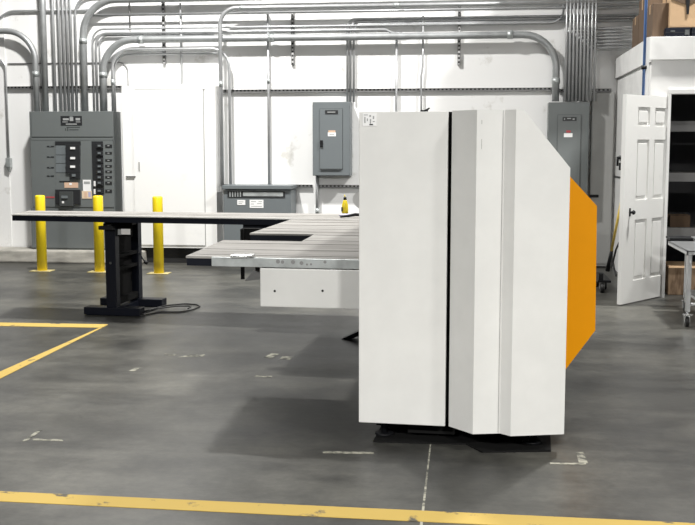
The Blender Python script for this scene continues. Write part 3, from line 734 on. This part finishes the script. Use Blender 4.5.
# black hose bow
a_, c_, d_ = ray(620, 241), ray(613, 262), ray(616, 281)
tt = (OX - .06) / a_.x
pa, pc, pd = [EYE + q_ * ((OX - .075) / q_.x) for q_ in (a_, c_, d_)]
pd.z = max(pd.z, .012)
mid = [pa, (pa + pc) / 2 + Vector((0, .05, .02)), pc, (pc + pd) / 2 + Vector((-.0, .04, 0)), pd]
tag(MB().tube(mid, .012, 8).build('hose', M['rubber']), 'curved black hose hanging behind the open white door', 'hose')
# dolly
dp = on_z(603, 293, 0)
e = empty('dolly', (dp.x, dp.y, 0), math.radians(0)); tag(e, 'low black wheeled dolly on the floor behind the orange guard', 'dolly')
for (x, y) in ((-.01, .03), (-.01, .5), (.05, .3)):
    w_ = MB().tube([(x - .018, y, .05), (x + .018, y, .05)], .05, 20).build('wheel', M['rubber'], e)
MB().box(-.06, .08, .0, .75, .11, .135, .004).build('deck', M['black'], e)
for (x, y) in ((-.01, .03), (-.01, .5), (.05, .3)):
    MB().box(x - .026, x - .02, y - .02, y + .02, .04, .112).box(x + .02, x + .026, y - .02, y + .02, .04, .112).build('wheel_fork', M['strut'], e)
MB().box(-.05, .0, .0, .05, .135, .21, .004).build('bracket', M['black'], e)
# latch on the office side wall
lp = ray(622, 161); lp = EYE + lp * ((OX - .001) / lp.x)
e = empty('wall_latch', (OX, lp.y, lp.z)); tag(e, 'small black and steel latch fixed on the office side wall', 'latch')
MB().box(-.02, -.001, -.13, .13, .0, .07, .004).build('plate', M['bright'], e)
MB().tube([(-.035, -.12, .045), (-.035, .12, .045)], .010, 8).tube([(-.05, .02, .05), (-.05, .02, -.06)], .014, 8).tube([(-.01, .02, .03), (-.05, .02, .03)], .012, 8).box(-.04, -.002, -.08, -.02, -.11, -.02, .004).build('bolt', M['black'], e)

# blue air pipe down the office corner
pb = on_y(645.5, 0, OY - .085)
x0_ = on_y(644.6, 50, OY - .085).x
e = empty('air_pipe', (x0_, OY - .085, 1.95)); tag(e, 'blue vertical air pipe with a black coupling at the office corner', 'pipe')
MB().tube([(0, 0, 0), (0, 0, 2.6)], .0145, 14).build('pipe', M['blue'], e)
zc2 = on_y(645, 67.5, OY - .085).z - 1.95
MB().tube([(0, 0, zc2 - .018), (0, 0, zc2 + .018)], .027, 14).build('coupling', M['black'], e)
MB().box(.022, .05, .01, .05, 0, .68).build('pipe_channel', M['office'], e)
MB().box(-.01, .045, .015, .054, .35, .38).box(-.01, .045, .015, .054, .05, .08).build('clamp', M['strut'], e)

# boxes on the office roof
RZ = OH + .009
def carton(x0, x1, y0, y1, z0, z1, m, label, flap=True, name='cardboard_box'):
    e = empty(name, ((x0 + x1) / 2, (y0 + y1) / 2, z0)); tag(e, label, 'box', 'boxes on the office roof')
    w, d, h = (x1 - x0) / 2, (y1 - y0) / 2, z1 - z0
    MB().box(-w, w, -d, d, 0, h, .004).build('carton', M[m], e)
    MB().box(-w, w, -.004, .004, h, h + .002).build('flap_seam', M['groove'], e)
    MB().box(-w - .0015, w + .0015, -.03, .03, h * .75, h + .001).build('tape', M['cardl'] if m == 'card' else M['card'], e)
    return e
carton(OX + .02, OX + .36, 12.15, 12.62, RZ, RZ + .36, 'card', 'small brown cardboard box farthest back on the office roof edge')
carton(OX + .02, OX + .36, 11.64, 12.13, RZ, RZ + .50, 'card', 'tall brown cardboard box in the middle of the office roof edge')
carton(OX + .03, OX + .20, 11.22, 11.6, RZ, RZ + .36, 'card', 'brown cardboard box behind the blue pipe on the office roof')
xb0 = on_y(674.5, 20, 11.16).x
carton(OX + .41, 3.0, 11.66, 12.5, RZ, RZ + .85, 'cream', 'large cream carton standing behind the brown boxes on the roof')
zb0 = on_y(680, 27.5, 11.14).z
tb = carton(xb0 - .05, xb0 + .8, 11.14, 11.62, zb0, zb0 + .36, 'cardl', 'torn light brown cardboard box lying on the black cases')
tx = on_y(688, 8, 11.13).x - tb.location.x
MB().hexa([(tx - .01, -.252, .13), (tx + .01, -.252, .13), (tx + .01, -.24, .13), (tx - .01, -.24, .13)], [(tx - .03, -.252, .365), (tx + .02, -.252, .365), (tx + .02, -.24, .365), (tx - .03, -.24, .365)]).build('strap', M['black'], tb)
MB().prism([(tx - .16, .28), (tx + .0, .22), (tx + .14, .30), (tx + .14, .362), (tx - .16, .362)], -.246, -.239, 'y').build('torn_flap', M['card'], tb)
# black cases beneath it
xc0, xc1 = on_y(665.5, 33, 11.12).x, on_y(690.5, 33, 11.12).x
def case(x0, x1, lab):
    e = empty('equipment_case', ((x0 + x1) / 2, 11.32, RZ)); tag(e, lab, 'case'); w = (x1 - x0) / 2
    MB().box(-w, w, -.2, .25, .0, zb0 - RZ - .002, .008).build('shell', M['navy'], e)
    MB().box(-w * .6, -w * .25, -.206, -.2, .06, .075).box(w * .55, w * .9, -.206, -.2, .03, .08).build('latch', M['dgrey'], e)
    MB().box(-w + .002, w - .002, -.204, -.2, .05, .055).build('lid_seam', M['hole'], e)
case(xc0, xc1, 'black equipment case on the office roof below the torn box')
case(xc1 + .01, xc1 + .5, 'second black equipment case at the right edge on the office roof')
# shelving unit inside the office
sx0, sx1 = ox1 - .02, ox1 + 1.3; SYd = 11.75
e = empty('shelving_unit', (sx0, SYd, 0)); tag(e, 'grey metal shelving unit inside the dark office doorway', 'shelf')
for (x, y) in ((0, 0), (1.26, 0), (0, .5), (1.26, .5), (.47, 0)):
    MB().box(x, x + .05, y, y + .04, 0, 2.3).build('upright', M['shelf'], e)
for i, z in enumerate((on_y(680, 125, SYd).z, on_y(680, 176, SYd).z, on_y(680, 232, SYd).z, .12)):
    hh = (.07, .06, .08, .03)[i]
    MB().box(.0, 1.31, -.012, .52, z - hh, z + hh * .6).build('shelf_board', M['shelf'], e)
zs_ = on_y(680, 232, SYd).z + .049
cb0 = on_y(669, 215, 11.85).x
carton(cb0 + .005, cb0 + .22, 11.80, 12.1, zs_, zs_ + .13, 'card', 'small cardboard box on the office shelf seen through the doorway')['group'] = 'boxes in the office'
# big cardboard box on the floor in the doorway
fbx = on_y(664, 280, 11.2).x
e = empty('cardboard_box', (fbx + .40, 11.35, 0)); tag(e, 'worn brown cardboard box on the floor in the office doorway', 'box')
ht = on_y(680, 268, 11.18).z
MB().box(-.36, .45, -.16, .2, 0, ht, .006).build('carton', mat('worn_cardboard', (.36, .25, .16), .85, col2=(.16, .10, .06), nscale=7, detail=8, stretch=(3, 3, .7), lo=.38, hi=.6), e)
MB().hexa([(-.36, -.17, ht), (.45, -.17, ht), (.45, .2, ht), (-.36, .2, ht)], [(-.355, -.165, ht + .012), (.44, -.165, ht + .012), (.44, .2, ht + .03), (-.355, .2, ht + .03)]).build('flap', M['cardl'], e)
for x in (-.2, -.02, .2): MB().box(x, x + .012, -.1625, -.16, .02, ht - .03).build('crease', M['card'], e)

# stainless cart
cf = on_z(684, 327, 0); 
ch = on_y(688, 250.5, cf.y).z
fx = on_y(686.5, 251, cf.y).x
e = empty('utility_cart', (fx, cf.y, 0)); tag(e, 'stainless steel cart on black casters at the right edge', 'cart')
cd = on_z(666.5, 241, ch).y - cf.y
cw = 1.0
MB().box(0, cw, -.02, cd, ch - .012, ch, .003).box(0, cw, -.02, -.012, ch - .035, ch).box(0, .01, -.02, cd, ch - .035, ch).build('top', M['stain'], e)
rl = on_y(686.5, 280, cf.y + cd - .03).x - fx - .02
for (x, y) in ((.01, .0), (rl, cd - .05), (cw - .05, 0), (cw - .05, cd - .05)):
    lg_ = MB().box(x, x + .04, y, y + .04, .13, ch - .013, .003).build('leg', M['stain'], e)
    MB().tube([(x + .02, y + .02, .09), (x + .02, y + .02, .13)], .012, 8).box(x - .005, x + .0, y, y + .045, .035, .10).box(x + .035, x + .04, y, y + .045, .035, .10).box(x - .005, x + .04, y + .0, y + .045, .095, .102).box(x - .02, x + .06, y - .01, y + .02, .102, .112).build('caster_fork', M['bright'], lg_)
    MB().tube([(x + .004, y + .02, .045), (x + .031, y + .02, .045)], .0445, 20).build('caster_wheel', M['rubber'], lg_)
sz = on_y(690, 303, cf.y).z
MB().box(rl, cw - .055, .045, cd - .02, sz - .025, sz, .003).box(.052, cw - .055, .0, .044, sz - .025, sz, .003).build('lower_shelf', M['stain'], e)
# items on the cart top
q_ = on_z(676, 238, ch)
bx = MB().box(q_.x - .10, q_.x + .14, q_.y - .25, q_.y - .02, ch + .001, ch + .022, .004).build('tray', M['black'])
tag(bx, 'flat black tray on the back of the stainless cart', 'tray')
q_ = on_z(693, 239, ch)
tag(MB().box(q_.x - .03, q_.x + .1, q_.y - .3, q_.y - .05, ch + .001, ch + .03, .004).build('metal_part', M['stain']), 'small bright metal part on the stainless cart top', 'metal part')

struct(MB().box(.93, 5.2, 12.2, WY - .002, 3.66, 4.3, .01).build('added_shade_duct', M['grey3']))  # unseen duct, added above the frame to shade the right wall
# ------------------------------------------------------------------ light
w = bpy.data.worlds.new('world'); sc.world = w; w.use_nodes = True
w.node_tree.nodes['Background'].inputs[0].default_value = (.95, .98, 1, 1)
w.node_tree.nodes['Background'].inputs[1].default_value = .05
LIGHTS = ((-3.6, 10.3, 6.8, .5, 720), (3.0, 10.3, 6.8, .5, 720), (-.6, 8.0, 6.8, .4, 50), (-3.4, -2.4, 4.5, .8, 1050), (2.8, -2.4, 4.5, .8, 900), (4.2, 2.6, 5.4, .6, 250))  # last lamp is unseen fill added to brighten office front, door and orange guard
def area(x, y, z, sx, sy_, power, rot=(0, 0, 0)):
    l = bpy.data.lights.new('bay_and_fill_light', 'AREA'); l.shape = 'RECTANGLE'; l.size = sx; l.size_y = sy_; l.energy = power; l.color = (1, .985, .95)
    o = bpy.data.objects.new('bay_and_fill_light', l); sc.collection.objects.link(o); o.location = (x, y, z); o.rotation_euler = rot; return o
for (x, y, z, sz_, p) in LIGHTS:  # camera-side pair set low so the machine gains more than the floor
    area(x, y, z, sz_, .3, p)
sc.view_settings.view_transform = 'Standard'
sc.view_settings.look = 'None'
sc.view_settings.exposure = 0.12
sc.view_settings.gamma = 1
sc.view_settings.use_curve_mapping = False
sc.cycles.use_denoising = True
sc.cycles.max_bounces = 8
